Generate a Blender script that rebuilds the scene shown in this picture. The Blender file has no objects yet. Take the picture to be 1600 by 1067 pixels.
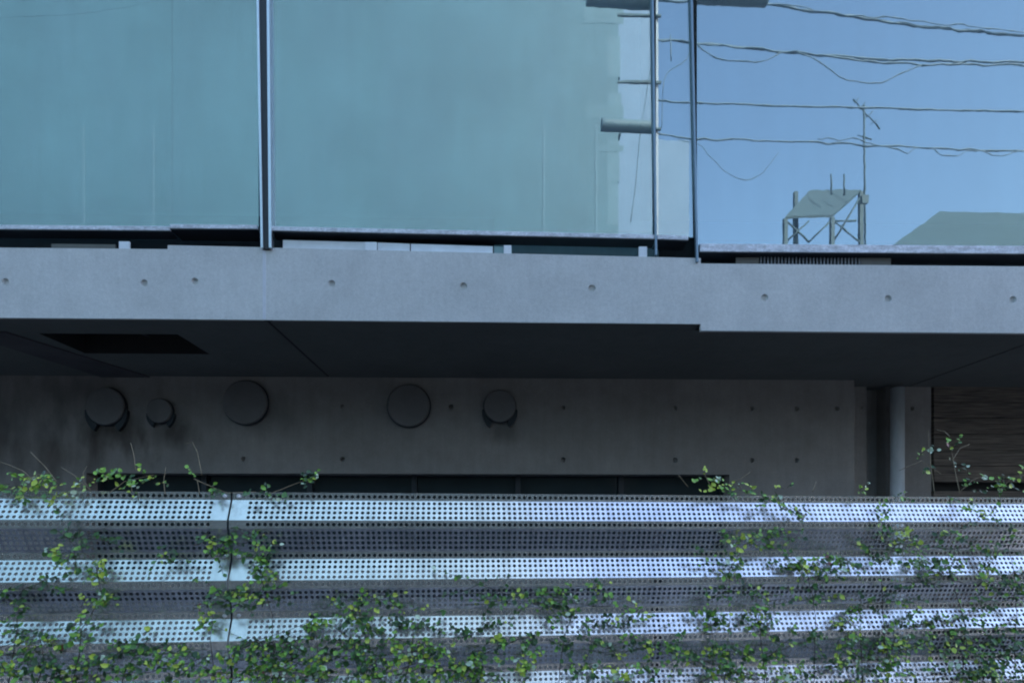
import bpy, bmesh, math, random
from mathutils import Vector, Matrix, Euler
random.seed(7)
R = math.radians
S = bpy.context.scene
C = S.collection

# ---------------- camera ----------------
H = 2.5                      # camera height above the street
YAW = R(1.2)
FPX = 900.0                  # focal length in photo pixels (1600 wide)
cd = bpy.data.cameras.new('camera'); cam = bpy.data.objects.new('camera', cd); C.objects.link(cam)
cam.location = (0, 0, H); cam.rotation_euler = (R(90), 0, -YAW)
cd.sensor_width = 36; cd.lens = 36*FPX/1600; cd.shift_y = 299.5/1600; cd.clip_start = .05; cd.clip_end = 3000
S.camera = cam
# ---------------- world / sun / exposure ----------------
SUN_EL, SUN_AZ = R(38), R(38)          # azimuth measured from +Y towards +X
w = bpy.data.worlds.new('World'); S.world = w; w.use_nodes = True
nt = w.node_tree; bgn = nt.nodes['Background']
sky = nt.nodes.new('ShaderNodeTexSky'); sky.sky_type = 'NISHITA'; sky.sun_disc = False
sky.sun_elevation = SUN_EL; sky.sun_rotation = SUN_AZ; sky.air_density = 1.0; sky.dust_density = 3.0; sky.ozone_density = 0.5
nt.links.new(sky.outputs[0], bgn.inputs[0]); bgn.inputs[1].default_value = 0.14
sd = bpy.data.lights.new('sun', 'SUN'); sun = bpy.data.objects.new('sun', sd); C.objects.link(sun)
sd.energy = 2.2; sd.angle = R(.5); sd.color = (1, .95, .87)
dirv = Vector((math.sin(SUN_AZ)*math.cos(SUN_EL), math.cos(SUN_AZ)*math.cos(SUN_EL), math.sin(SUN_EL)))
sun.rotation_euler = dirv.to_track_quat('Z', 'Y').to_euler(); sun.location = (10, 20, 30)
S.view_settings.view_transform = 'Standard'; S.view_settings.look = 'None'
S.view_settings.exposure = 2.2
S.view_settings.use_white_balance = True; S.view_settings.white_balance_temperature = 5850; S.view_settings.gamma = 1
S.render.engine = 'CYCLES'; S.cycles.filter_width = 2.0; S.cycles.max_bounces = 8; S.cycles.transparent_max_bounces = 12

# ---------------- helpers ----------------
def at(px, py, Y):
    """where the sight line of a photo pixel meets the world plane y = Y"""
    dx = (px-800)/FPX; dz = (833-py)/FPX
    d = Vector((dx*math.cos(YAW)+math.sin(YAW), math.cos(YAW)-dx*math.sin(YAW), dz))
    return Vector((0, 0, H)) + d*(Y/d.y)
def X(px, Y): return at(px, 833, Y).x
def Z(px, py, Y): return at(px, py, Y).z
GY = 4.06                    # plane of the glass
def refl(px, py, V):
    """real place across the street of what the glass shows at virtual depth V"""
    p = at(px, py, V); return Vector((p.x, 2*GY-V, p.z))

def box(bm, x0, x1, y0, y1, z0, z1, mi=0, M=None):
    vs = [bm.verts.new((x, y, z)) for z in (z0, z1) for y in (y0, y1) for x in (x0, x1)]
    if M: 
        for v in vs: v.co = M @ v.co
    for f in ((0,2,3,1),(4,5,7,6),(0,1,5,4),(2,6,7,3),(0,4,6,2),(1,3,7,5)):
        fc = bm.faces.new([vs[i] for i in f]); fc.material_index = mi
def hexa(bm, pts, mi=0):
    """8 points: bottom front-left, front-right, back-right, back-left, then the same on top"""
    vs = [bm.verts.new(p) for p in pts]
    for f in ((3,2,1,0),(4,5,6,7),(0,1,5,4),(1,2,6,5),(2,3,7,6),(3,0,4,7)):
        bm.faces.new([vs[i] for i in f]).material_index = mi
def tube(bm, pts, r, n=8, mi=0, cap=True, taper=1.0):
    pts = [Vector(p) for p in pts]; rings = []
    for i, p in enumerate(pts):
        a = pts[max(i-1, 0)]; b = pts[min(i+1, len(pts)-1)]; t = (b-a).normalized()
        u = t.cross(Vector((0, 0, 1)))
        if u.length < .05: u = t.cross(Vector((1, 0, 0)))
        u.normalize(); v = t.cross(u)
        rr = r*(1+(taper-1)*i/max(1, len(pts)-1))
        rings.append([bm.verts.new(p+(u*math.cos(k*2*math.pi/n)+v*math.sin(k*2*math.pi/n))*rr) for k in range(n)])
    for a, b in zip(rings, rings[1:]):
        for k in range(n):
            f = bm.faces.new((a[k], a[(k+1) % n], b[(k+1) % n], b[k])); f.smooth = True; f.material_index = mi
    if cap:
        bm.faces.new(rings[0][::-1]).material_index = mi; bm.faces.new(rings[-1]).material_index = mi
def lathe(bm, prof, centre, axis='y', n=40, mi=0):
    """prof: (radius, along) pairs"""
    rings = []
    for r, a in prof:
        ring = []
        for k in range(n):
            c, s = math.cos(k*2*math.pi/n)*r, math.sin(k*2*math.pi/n)*r
            p = (c, a, s) if axis == 'y' else (c, s, a)
            ring.append(bm.verts.new(Vector(p)+Vector(centre)))
        rings.append(ring)
    for a, b in zip(rings, rings[1:]):
        for k in range(n):
            f = bm.faces.new((a[k], b[k], b[(k+1) % n], a[(k+1) % n])); f.smooth = True; f.material_index = mi
    bm.faces.new(rings[0]).material_index = mi; bm.faces.new(rings[-1][::-1]).material_index = mi
def link(name, bm, mats, parent=None, bevel=0, normals=True):
    if normals: bmesh.ops.recalc_face_normals(bm, faces=bm.faces)
    if parent is not None and not parent.get('_local'):
        L = parent_world(parent)
        for v in bm.verts: v.co -= L
    me = bpy.data.meshes.new(name); bm.to_mesh(me); bm.free()
    o = bpy.data.objects.new(name, me); C.objects.link(o)
    for m in (mats if isinstance(mats, (list, tuple)) else [mats]): me.materials.append(m)
    if parent is not None: o.parent = parent
    if bevel:
        b = o.modifiers.new('bevel', 'BEVEL'); b.width = bevel; b.segments = 2; b.limit_method = 'ANGLE'; b.angle_limit = R(40)
    return o
def parent_world(p):
    L = Vector((0, 0, 0))
    while p is not None: L += Vector(p.location); p = p.parent
    return L
def B(): return bmesh.new()
def thing(name, label, cat, loc=(0, 0, 0), rz=0, group=None):
    o = bpy.data.objects.new(name, None); C.objects.link(o); o.location = loc; o.rotation_euler = (0, 0, rz)
    o.empty_display_size = .2
    tag(o, label, cat, group); return o
def tag(o, label, cat, group=None):
    o['label'] = label; o['category'] = cat
    if group: o['group'] = group
    return o
def structure(o): o['kind'] = 'structure'; return o

# ---------------- materials ----------------
def mat(name, col, rough=.7, metal=0, noise=None, bump=None, spec=.5):
    """noise: list of (scale, amount, stretch xyz); bump: (scale, strength, distance)"""
    m = bpy.data.materials.new(name); m.use_nodes = True; t = m.node_tree; N = t.nodes; L = t.links
    p = N['Principled BSDF']; p.inputs['Base Color'].default_value = (*col, 1)
    p.inputs['Roughness'].default_value = rough; p.inputs['Metallic'].default_value = metal
    p.inputs['Specular IOR Level'].default_value = spec
    geo = N.new('ShaderNodeNewGeometry')
    last = None
    for sc, am, st in (noise or []):
        mp = N.new('ShaderNodeMapping'); mp.inputs['Scale'].default_value = st
        L.new(geo.outputs['Position'], mp.inputs['Vector'])
        nz = N.new('ShaderNodeTexNoise'); nz.inputs['Scale'].default_value = sc; nz.inputs['Detail'].default_value = 6; nz.inputs['Roughness'].default_value = .65
        L.new(mp.outputs[0], nz.inputs['Vector'])
        mr = N.new('ShaderNodeMapRange'); mr.inputs['From Min'].default_value = .3; mr.inputs['From Max'].default_value = .7
        mr.inputs['To Min'].default_value = 1-am; mr.inputs['To Max'].default_value = 1+am
        L.new(nz.outputs['Fac'], mr.inputs['Value'])
        if last is None: last = mr.outputs[0]
        else:
            mu = N.new('ShaderNodeMath'); mu.operation = 'MULTIPLY'; L.new(last, mu.inputs[0]); L.new(mr.outputs[0], mu.inputs[1]); last = mu.outputs[0]
    if last is not None:
        v = N.new('ShaderNodeVectorMath'); v.operation = 'SCALE'; v.inputs[0].default_value = col
        L.new(last, v.inputs['Scale']); L.new(v.outputs[0], p.inputs['Base Color'])
    if bump:
        nb = N.new('ShaderNodeTexNoise'); nb.inputs['Scale'].default_value = bump[0]; nb.inputs['Detail'].default_value = 5
        L.new(geo.outputs['Position'], nb.inputs['Vector'])
        bn = N.new('ShaderNodeBump'); bn.inputs['Strength'].default_value = bump[1]; bn.inputs['Distance'].default_value = bump[2]
        L.new(nb.outputs['Fac'], bn.inputs['Height']); L.new(bn.outputs[0], p.inputs['Normal'])
    return m
I3 = (1, 1, 1)
M = {}
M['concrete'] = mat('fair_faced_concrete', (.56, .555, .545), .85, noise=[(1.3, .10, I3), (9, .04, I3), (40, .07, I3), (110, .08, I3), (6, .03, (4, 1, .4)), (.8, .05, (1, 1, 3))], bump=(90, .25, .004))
M['wall'] = mat('shaded_wall_concrete', (.285, .26, .24), .85, noise=[(1.1, .14, I3), (9, .08, I3), (60, .08, I3), (4, .06, (4, 1, .3))], bump=(80, .25, .004))  # concrete darkened in colour to deepen the shade under the soffit
M['vent'] = mat('dull_vent_paint', (.165, .155, .15), .7, noise=[(8, .12, I3)])
M['soffit_dark'] = mat('dark_soffit_strip', (.09, .085, .09), .8, noise=[(4, .2, I3)])
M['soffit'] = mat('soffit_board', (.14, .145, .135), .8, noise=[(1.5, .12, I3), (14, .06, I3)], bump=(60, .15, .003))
M['dark'] = mat('dark_void_board', (.018, .017, .017), .7, noise=[(6, .2, I3)])
M['alu'] = mat('brushed_aluminium', (.62, .65, .70), .38, 1, noise=[(20, .08, (1, 1, 12))])
M['alu2'] = mat('dull_aluminium', (.20, .27, .33), .45, .5, noise=[(20, .08, (1, 1, 12))])
M['mortar'] = mat('pale_mortar', (.60, .60, .64), .8, noise=[(30, .05, I3)])
M['grille'] = mat('dull_grille_metal', (.16, .18, .20), .5, .3)
M['white_metal'] = mat('white_painted_metal', (.72, .74, .78), .4, noise=[(15, .06, I3)])
M['rail'] = mat('weathered_pale_rail', (.62, .63, .68), .5, noise=[(14, .35, (1, 1, 3)), (60, .2, I3)], bump=(60, .3, .003))
M['black_metal'] = mat('black_channel', (.02, .024, .03), .5, noise=[(8, .2, I3)])
M['pipe'] = mat('steel_pipe', (.82, .83, .86), .3, .12, noise=[(14, .10, (1, 1, .3))])
M['pale_panel'] = mat('pale_blue_panel', (.80, .85, .92), .6, noise=[(8, .08, I3)])
M['beige'] = mat('beige_board', (.13, .13, .12), .7, noise=[(8, .1, I3)])
M['blind'] = mat('teal_blind', (.25, .38, .40), .8, noise=[(3, .06, (6, 1, .2))])
M['fence'] = mat('galvanised_sheet', (.76, .745, .745), .25, .90, noise=[(2, .14, I3), (22, .10, I3), (120, .08, I3), (3, .12, (9, 1, .6))], bump=(14, .06, .003))
M['steel_dark'] = mat('dull_zinc_post', (.05, .055, .065), .6, .3, noise=[(8, .15, I3)])
M['bark'] = mat('vine_bark', (.055, .04, .025), .9, noise=[(60, .3, I3)])
M['twig'] = mat('dry_twig', (.24, .19, .12), .9, noise=[(60, .3, I3)])
M['asphalt'] = mat('asphalt', (.024, .030, .038), .9, noise=[(2, .12, I3), (90, .3, I3)], bump=(120, .4, .006))
M['paving'] = mat('pavement_concrete', (.10, .11, .125), .9, noise=[(2, .1, I3), (40, .12, I3)], bump=(60, .3, .004))
M['paint'] = mat('road_paint', (.7, .7, .68), .7, noise=[(20, .12, I3)])
M['earth'] = mat('earth', (.045, .045, .045), .95, noise=[(3, .2, I3)])
M['teal_wall'] = mat('green_grey_tile', (.066, .138, .184), .6, noise=[(.25, .16, I3), (2, .05, (1, 1, 7)), (1.2, .05, (5, 1, .4))])
M['teal_pale'] = mat('pale_green_grey_panel', (.078, .15, .195), .6, noise=[(2, .08, I3)])
M['teal_trim'] = mat('green_grey_trim', (.09, .165, .215), .6, noise=[(2, .08, I3)])
M['white_wall'] = mat('white_render', (.155, .225, .33), .7, noise=[(1.2, .06, I3)])
M['roof_dark'] = mat('slate_grey_roof', (.045, .08, .092), .7, noise=[(1, .08, I3), (4, .05, (1, 1, 8))])
M['stand'] = mat('rusty_stand_steel', (.045, .078, .095), .7, noise=[(4, .15, I3)])
M['cable'] = mat('cable_sheath', (.09, .14, .19), .6, noise=[(10, .1, I3)])
M['closure'] = mat('grey_plastic_closure', (.10, .15, .18), .5, noise=[(6, .1, I3)])
M['pole'] = mat('pole_concrete', (.26, .28, .32), .9, noise=[(3, .1, I3)])
M['dark_glass'] = mat('dark_window_glass', (.02, .03, .035), .08, noise=[(3, .1, I3)])
def stains_and_blotches(m, spots):
    t = m.node_tree; N = t.nodes; L = t.links; p = N['Principled BSDF']; src = p.inputs['Base Color'].links[0].from_socket
    g = N.new('ShaderNodeNewGeometry'); nz = N.new('ShaderNodeTexNoise'); nz.inputs['Scale'].default_value = 3.5; nz.inputs['Detail'].default_value = 7
    mp = N.new('ShaderNodeMapping'); mp.inputs['Scale'].default_value = (1.6, 1, .7); L.new(g.outputs['Position'], mp.inputs[0]); L.new(mp.outputs[0], nz.inputs[0])
    for (x, z, rx, rz, am, col) in spots:
        s_ = N.new('ShaderNodeVectorMath'); s_.operation = 'SUBTRACT'; L.new(g.outputs['Position'], s_.inputs[0]); s_.inputs[1].default_value = (x, WYC, z)
        q_ = N.new('ShaderNodeVectorMath'); q_.operation = 'MULTIPLY'; L.new(s_.outputs[0], q_.inputs[0]); q_.inputs[1].default_value = (1/rx, 0, 1/rz)
        l_ = N.new('ShaderNodeVectorMath'); l_.operation = 'LENGTH'; L.new(q_.outputs[0], l_.inputs[0])
        a_ = N.new('ShaderNodeMath'); a_.operation = 'MULTIPLY_ADD'; L.new(nz.outputs[0], a_.inputs[0]); a_.inputs[1].default_value = 2.2; L.new(l_.outputs['Value'], a_.inputs[2])
        r_ = N.new('ShaderNodeMapRange'); r_.inputs['From Min'].default_value = 1.2; r_.inputs['From Max'].default_value = 2.2; r_.inputs['To Min'].default_value = am; r_.inputs['To Max'].default_value = 0
        L.new(a_.outputs[0], r_.inputs[0]); mx = N.new('ShaderNodeMix'); mx.data_type = 'RGBA'; L.new(r_.outputs[0], mx.inputs[0]); L.new(src, mx.inputs[6]); mx.inputs[7].default_value = (*col, 1); src = mx.outputs[2]
    L.new(src, p.inputs['Base Color'])
WYC = 5.5
def timber():
    m = mat('dark_timber', (.085, .055, .04), .75); t = m.node_tree; N = t.nodes; L = t.links; p = N['Principled BSDF']
    g = N.new('ShaderNodeNewGeometry'); mp = N.new('ShaderNodeMapping'); mp.inputs['Scale'].default_value = (1.2, 1, 26)
    L.new(g.outputs['Position'], mp.inputs[0])
    n = N.new('ShaderNodeTexNoise'); n.inputs['Scale'].default_value = 3; n.inputs['Detail'].default_value = 8; n.inputs['Distortion'].default_value = .6
    L.new(mp.outputs[0], n.inputs[0]); r = N.new('ShaderNodeValToRGB')
    r.color_ramp.elements[0].position = .25; r.color_ramp.elements[0].color = (.03, .027, .025, 1)
    r.color_ramp.elements[1].position = .7; r.color_ramp.elements[1].color = (.24, .19, .15, 1)
    L.new(n.outputs[0], r.inputs[0]); L.new(r.outputs[0], p.inputs['Base Color'])
    b = N.new('ShaderNodeBump'); b.inputs['Strength'].default_value = .5; b.inputs['Distance'].default_value = .004
    L.new(n.outputs[0], b.inputs['Height']); L.new(b.outputs[0], p.inputs['Normal']); return m
M['timber'] = timber()
def mirror_glass(name, tint, trans, fac):
    m = bpy.data.materials.new(name); m.use_nodes = True; t = m.node_tree; N = t.nodes; L = t.links
    for n in list(N):
        if n.type == 'BSDF_PRINCIPLED': N.remove(n)
    out = N['Material Output']; mx = N.new('ShaderNodeMixShader'); gl = N.new('ShaderNodeBsdfGlossy'); tr = N.new('ShaderNodeBsdfTransparent')
    gl.inputs['Color'].default_value = (*tint, 1); gl.inputs['Roughness'].default_value = .0
    tr.inputs['Color'].default_value = (*trans, 1); mx.inputs[0].default_value = fac
    g = N.new('ShaderNodeNewGeometry')
    mp = N.new('ShaderNodeMapping'); mp.inputs['Scale'].default_value = (1, 1, 1.6); L.new(g.outputs['Position'], mp.inputs[0])
    nz = N.new('ShaderNodeTexNoise'); nz.inputs['Scale'].default_value = 7; nz.inputs['Detail'].default_value = 2; L.new(mp.outputs[0], nz.inputs['Vector'])
    b = N.new('ShaderNodeBump'); b.inputs['Strength'].default_value = .05; b.inputs['Distance'].default_value = .0012
    L.new(nz.outputs['Fac'], b.inputs['Height']); L.new(b.outputs[0], gl.inputs['Normal'])
    # pale haze veil mixed into the colour, softening what the pane mirrors
    nz2 = N.new('ShaderNodeTexNoise'); nz2.inputs['Scale'].default_value = 1.4; nz2.inputs['Detail'].default_value = 6
    mp2 = N.new('ShaderNodeMapping'); mp2.inputs['Scale'].default_value = (4, 1, .6); L.new(g.outputs['Position'], mp2.inputs[0]); L.new(mp2.outputs[0], nz2.inputs['Vector'])
    mr = N.new('ShaderNodeMapRange'); mr.inputs['From Min'].default_value = .35; mr.inputs['From Max'].default_value = .75; mr.inputs['To Min'].default_value = .10; mr.inputs['To Max'].default_value = .17
    L.new(nz2.outputs['Fac'], mr.inputs[0])
    df = N.new('ShaderNodeBsdfDiffuse'); df.inputs['Color'].default_value = (.46, .54, .62, 1)
    mx2 = N.new('ShaderNodeMixShader')
    L.new(tr.outputs[0], mx.inputs[1]); L.new(gl.outputs[0], mx.inputs[2])
    L.new(mr.outputs[0], mx2.inputs[0]); L.new(mx.outputs[0], mx2.inputs[1]); L.new(df.outputs[0], mx2.inputs[2])
    L.new(mx2.outputs[0], out.inputs[0]); return m
M['glass'] = mirror_glass('coated_glass', (.80, .92, .87), (.45, .55, .58), .325)
def leafmat(name, col, rough=.4):
    m = mat(name, col, rough, noise=[(40, .22, I3)]); return m
M['leaf'] = [leafmat('leaf_deep', (.022, .065, .014)), leafmat('leaf_mid', (.055, .15, .022)), leafmat('leaf_bright', (.18, .36, .035)),
             leafmat('leaf_lime', (.46, .56, .06)), leafmat('leaf_pale', (.50, .60, .42), .3), leafmat('leaf_red', (.20, .05, .035))]

# =====================================================================
# SETTING: street, pavements, yard
# =====================================================================
b = B(); box(b, -600, 600, -600, 600, -.5, -.02); structure(link('ground', b, M['earth']))
b = B(); box(b, -120, 120, -5.2, 1.3, -.015, 0); structure(link('road', b, M['asphalt']))
b = B(); box(b, -120, 120, 1.3, 1.45, -.015, .13); box(b, -120, 120, -5.35, -5.2, -.015, .13); structure(link('kerb', b, M['paving'], bevel=.01))
b = B(); box(b, -120, 120, 1.45, 2.2, -.015, .12); box(b, -120, 120, -6.2, -5.35, -.015, .12); structure(link('pavement', b, M['paving']))
b = B(); box(b, -120, 120, .95, 1.10, .004, .008); box(b, -120, 120, -5.0, -4.85, .004, .008); structure(link('road_marking', b, M['paint']))

# =====================================================================
# SHEETS WITH ROUND HOLES (form-tie recesses and perforations)
# =====================================================================
def holed(bm, xs, zs, holes, fn, r, depth=0, n=8, mi=0):
    """grid of cuts xs, zs; cells (i,j) in holes get a round opening; fn(x,z,y)->3D; depth>0 closes it as a cup"""
    vc = {}
    def V(x, z, y=0):
        k = (round(x, 5), round(z, 5), round(y, 5))
        if k not in vc: vc[k] = bm.verts.new(fn(x, z, y))
        return vc[k]
    for i in range(len(xs)-1):
        for j in range(len(zs)-1):
            x0, x1, z0, z1 = xs[i], xs[i+1], zs[j], zs[j+1]
            if (i, j) not in holes:
                bm.faces.new((V(x0, z0), V(x1, z0), V(x1, z1), V(x0, z1))).material_index = mi; continue
            cx, cz = (x0+x1)/2, (z0+z1)/2
            m = n//4
            outer = []
            for k in range(n):        # walk the square's rim
                a = k*2*math.pi/n - 3*math.pi/4
                s, t = divmod(k, m); f = t/m
                p = [(x0+(x1-x0)*f, z0), (x1, z0+(z1-z0)*f), (x1-(x1-x0)*f, z1), (x0, z1-(z1-z0)*f)][s]
                outer.append((p, (cx+r*math.cos(a), cz+r*math.sin(a))))
            # rim corners only at cell corners so neighbours match: fan from corners
            inner = [V(*q) for _, q in outer]
            corners = [V(x0, z0), V(x1, z0), V(x1, z1), V(x0, z1)]
            for s in range(4):
                for t in range(m):
                    a, c = inner[(s*m+t) % n], inner[(s*m+t+1) % n]
                    if t < m/2: bm.faces.new((corners[s], c, a)).material_index = mi
                    else: bm.faces.new((corners[(s+1) % 4], c, a)).material_index = mi
                mid = inner[(s*m+math.ceil(m/2)) % n]
                bm.faces.new((corners[s], corners[(s+1) % 4], mid)).material_index = mi
            if depth:
                deep = [V(cx+(q[0]-cx)*.8, cz+(q[1]-cz)*.8, depth) for _, q in outer]
                for k in range(n):
                    f = bm.faces.new((inner[k], inner[(k+1) % n], deep[(k+1) % n], deep[k])); f.material_index = mi; f.smooth = True
                bm.faces.new(deep).material_index = mi
def cuts(lo, hi, centres, half):
    c = [lo, hi]
    for q in centres: c += [q-half, q+half]
    return sorted(set(round(v, 5) for v in c))
def tie_sheet(bm, x0, x1, z0, z1, pts, fn, r=.021, half=.05, depth=.018, mi=0):
    zc = []
    for _, z in pts:
        if not any(abs(z-q) < .001 for q in zc): zc.append(z)
    xc = []
    for x, _ in pts:
        if not any(abs(x-q) < .001 for q in xc): xc.append(x)
    xs = cuts(x0, x1, xc, half); zs = cuts(z0, z1, zc, half)
    hs = set()
    for x, z in pts:
        i = max(k for k, v in enumerate(xs) if v <= x); j = max(k for k, v in enumerate(zs) if v <= z); hs.add((i, j))
    holed(bm, xs, zs, hs, fn, r, depth, 16, mi)

# =====================================================================
# THE HOUSE
# =====================================================================
house = thing('concrete_house', 'fair-faced concrete house with mirror-like glass storey jutting over its shaded recessed ground floor', 'building', (0, 4.05, 0))
SF = 4.05                                   # slab front
XL, XR = -7.5, 8.5
# --- slab band: three pours, the right one sitting lower
def band(name, x0, x1, zt0, zt1, zb0, zb1, ties):
    bm = B()
    def f(u, v, y):
        t = (u-x0)/(x1-x0); zt = zt0+(zt1-zt0)*t; zb = zb0+(zb1-zb0)*t
        return Vector((u, SF+y, H+zb+(zt-zb)*v))
    hh = 1/((zt0+zt1-zb0-zb1)/2)
    pts = [(X(p, SF), (Z(p, q, SF)-H-zb0)*hh) for p, q in ties]
    # v runs 0..1, scale so recesses stay round
    def g(u, v, y): return f(u, v*hh, y)
    pts = [(a, v/hh) for a, v in pts]
    tie_sheet(bm, x0, x1, 0, 1/hh, [(round(a, 4), round(sum(p[1] for p in pts)/len(pts), 4)) for a, _ in pts], g, r=.027, half=.055)
    # rest of the body
    D = .03
    a = [bm.verts.new(p) for p in (f(x0, 0, 0), f(x1, 0, 0), f(x1, 1, 0), f(x0, 1, 0), f(x0, 0, D), f(x1, 0, D), f(x1, 1, D), f(x0, 1, D))]
    for q in ((3, 2, 6, 7), (0, 4, 5, 1), (0, 3, 7, 4), (1, 5, 6, 2)): bm.faces.new([a[k] for k in q])
    bm.normal_update()
    return link(name, bm, M['concrete'], house, normals=False)
xa, xb, xc = X(262, SF), X(413, SF), X(1095, SF)
band('slab_edge', XL, xa, 1.966, 1.972, 1.484, 1.487, [(8, 441), (225, 442), (-190, 441)])
band('slab_edge', xa+.0, xb-.002, 2.0, 1.992, 1.487, 1.486, [(304, 440)])
band('slab_edge', xb+.002, xc, 1.990, 1.947, 1.486, 1.481, [(518, 445), (724, 447), (925, 448)])
band('slab_edge', xc, XR, 1.909, 1.915, 1.434, 1.430, [(1195, 464), (1388, 466), (1583, 468), (1780, 470)])
# pale lime bloom filler at the pour joint
b = B(); box(b, xb-.002, xb+.002, SF+.004, SF+.04, H+1.488, H+1.98); box(b, xb-.011, xb+.011, SF-.0015, SF+.003, H+1.492, H+1.986); link('joint_filler', b, M['mortar'], house)

# --- soffit: boards with open joints, a recessed hatch
WY = 5.5
ja, jb = -1.62, 4.12
def zsf(x, y):                               # underside level
    if x < xc: return H+1.480
    t = min(1, (y-SF)/.12); return H+1.432+.048*t
def soffit(x0, x1, y0, y1, mid=None):
    bm = B(); e = 1e-4
    z00, z10, z11, z01 = zsf(x0+e, y0), zsf(x1-e, y0), zsf(x1-e, y1), zsf(x0+e, y1)
    hexa(bm, [(x0, y0, z00), (x1, y0, z10), (x1, y1, z11), (x0, y1, z01), (x0, y0, z00+.003), (x1, y0, z10+.003), (x1, y1, z11+.003), (x0, y1, z01+.003)])
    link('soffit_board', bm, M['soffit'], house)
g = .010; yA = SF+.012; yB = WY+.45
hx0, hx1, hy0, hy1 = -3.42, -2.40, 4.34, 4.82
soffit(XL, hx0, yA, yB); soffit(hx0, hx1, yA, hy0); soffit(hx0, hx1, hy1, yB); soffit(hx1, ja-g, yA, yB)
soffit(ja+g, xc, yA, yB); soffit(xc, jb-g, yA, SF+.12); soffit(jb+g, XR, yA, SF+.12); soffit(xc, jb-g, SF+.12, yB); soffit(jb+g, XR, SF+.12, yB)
for jx in (ja, jb):
    bb = B(); zj = max(zsf(jx, yA), zsf(jx, yB))
    for k in range(8):
        y0_, y1_ = yA+(yB-yA)*k/8, yA+(yB-yA)*(k+1)/8; zk = zsf(jx, y0_)+.0045
        box(bb, jx-.03, jx+.03, y0_, y1_, zk, zk+.002)
    link('open_joint', bb, M['dark'], house)
hatch = B(); zt = H+1.483
for q in ((hx0, hx1, hy0-.02, hy0), (hx0, hx1, hy1, hy1+.02)): box(hatch, q[0], q[1], q[2], q[3], zt, zt+.25)
box(hatch, hx0-.02, hx0, hy0, hy1, zt, zt+.25); box(hatch, hx1, hx1+.02, hy0, hy1, zt, zt+.25)
box(hatch, hx0, hx1, hy0, hy1, zt+.24, zt+.26); box(hatch, (hx0+hx1)/2-.02, (hx0+hx1)/2+.02, hy0, hy1, zt+.14, zt+.18)
link('soffit_recess', hatch, M['dark'], house)
# shallow dark strip that crosses the left end of the soffit
b = B(); za = H+1.479
p0, p1, p2, p3 = (-3.95, 4.30), (-3.62, 4.30), (-3.30, WY), (-3.75, WY)
hexa(b, [(*p0, za-.012), (*p1, za-.012), (*p2, za-.012), (*p3, za-.012), (*p0, za), (*p1, za), (*p2, za), (*p3, za)])
link('soffit_strip', b, M['soffit_dark'], house)

# --- recessed ground-floor wall
W2 = 5.74
wx = X(1335, WY)
sx0, sx1 = X(135, WY), X(1140, WY); sz = Z(640, 740, WY)
top = H+1.60
def P(px, py, Y=WY): p = at(px, py, Y); return (round(p.x, 4), round(p.z, 4))
upz = P(800, 636)[1]; loz = P(800, 718)[1]
ties_up = [(P(p, 636)[0], upz) for p in (535, 705, 880, 1055, 1175, 1245, 1308)]
ties_lo = [(P(p, 718)[0], loz) for p in (380, 535, 880, 1055, 1175, 1245)]
b = B()
ff = lambda u, v, y: Vector((u, WY+y, v))
wleft = XL
tie_sheet(b, wleft, wx, sz, top, ties_up+ties_lo, ff, r=.025, half=.06, depth=.04)
def quad(bm, *ps, mi=0): bm.faces.new([bm.verts.new(p) for p in ps]).material_index = mi
quad(b, (wleft, WY, 0), (sx0, WY, 0), (sx0, WY, sz), (wleft, WY, sz))
quad(b, (sx1, WY, 0), (wx, WY, 0), (wx, WY, sz), (sx1, WY, sz))
quad(b, (sx0, WY, 0), (sx1, WY, 0), (sx1, WY, H-.35), (sx0, WY, H-.35))
quad(b, (wx, WY, 0), (wx, W2, 0), (wx, W2, top), (wx, WY, top))
quad(b, (sx0, WY, sz), (sx1, WY, sz), (sx1, WY+.22, sz), (sx0, WY+.22, sz))
quad(b, (sx1, WY, H-.35), (sx1, WY, sz), (sx1, WY+.22, sz), (sx1, WY+.22, H-.35))
quad(b, (sx0, WY, sz), (sx0, WY, H-.35), (sx0, WY+.22, H-.35), (sx0, WY+.22, sz))
quad(b, (sx0, WY, H-.35), (sx1, WY, H-.35), (sx1, WY+.22, H-.35), (sx0, WY+.22, H-.35))
bmesh.ops.remove_doubles(b, verts=b.verts, dist=1e-5)
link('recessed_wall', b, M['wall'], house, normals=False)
win = B(); box(win, sx0, sx1, WY+.2, WY+.23, H-.35, sz); wo = link('strip_window', win, M['dark_glass'], house)
for k in range(7): 
    b = B(); x = sx0+(sx1-sx0)*k/6; box(b, max(x-.025, sx0), min(x+.025, sx1), WY+.15, WY+.198, H-.35, sz)
    link('window_bar', b, M['black_metal'], wo)
# second wall plane, right of the corner
b = B(); pX = X(1354, W2); pX1 = X(1384, W2); tX = X(1455, W2)
tu = [(P(p, 637, W2)[0], P(1300, 637, W2)[1]) for p in (1425,)]
tie_sheet(b, pX1, tX, 0, top, tu, lambda u, v, y: Vector((u, W2+y, v)), r=.025, half=.05, depth=.04)
tie_sheet(b, wx, pX, 0, top, [(P(1346, 637, W2)[0], P(1300, 637, W2)[1])], lambda u, v, y: Vector((u, W2+y, v)), r=.016, half=.025, depth=.02)
quad(b, (tX, W2, 0), (tX, W2+.12, 0), (tX, W2+.12, top), (tX, W2, top))
quad(b, (pX1, W2, 0), (pX1, W2+.3, 0), (pX1, W2+.3, top), (pX1, W2, top))
quad(b, (pX, W2, 0), (pX, W2+.3, 0), (pX, W2+.3, top), (pX, W2, top))
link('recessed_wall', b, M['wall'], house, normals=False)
b = B(); box(b, pX+.001, pX1-.001, W2+.14, W2+.16, 0, top); link('recess_back', b, M['wall'], house)
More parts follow.
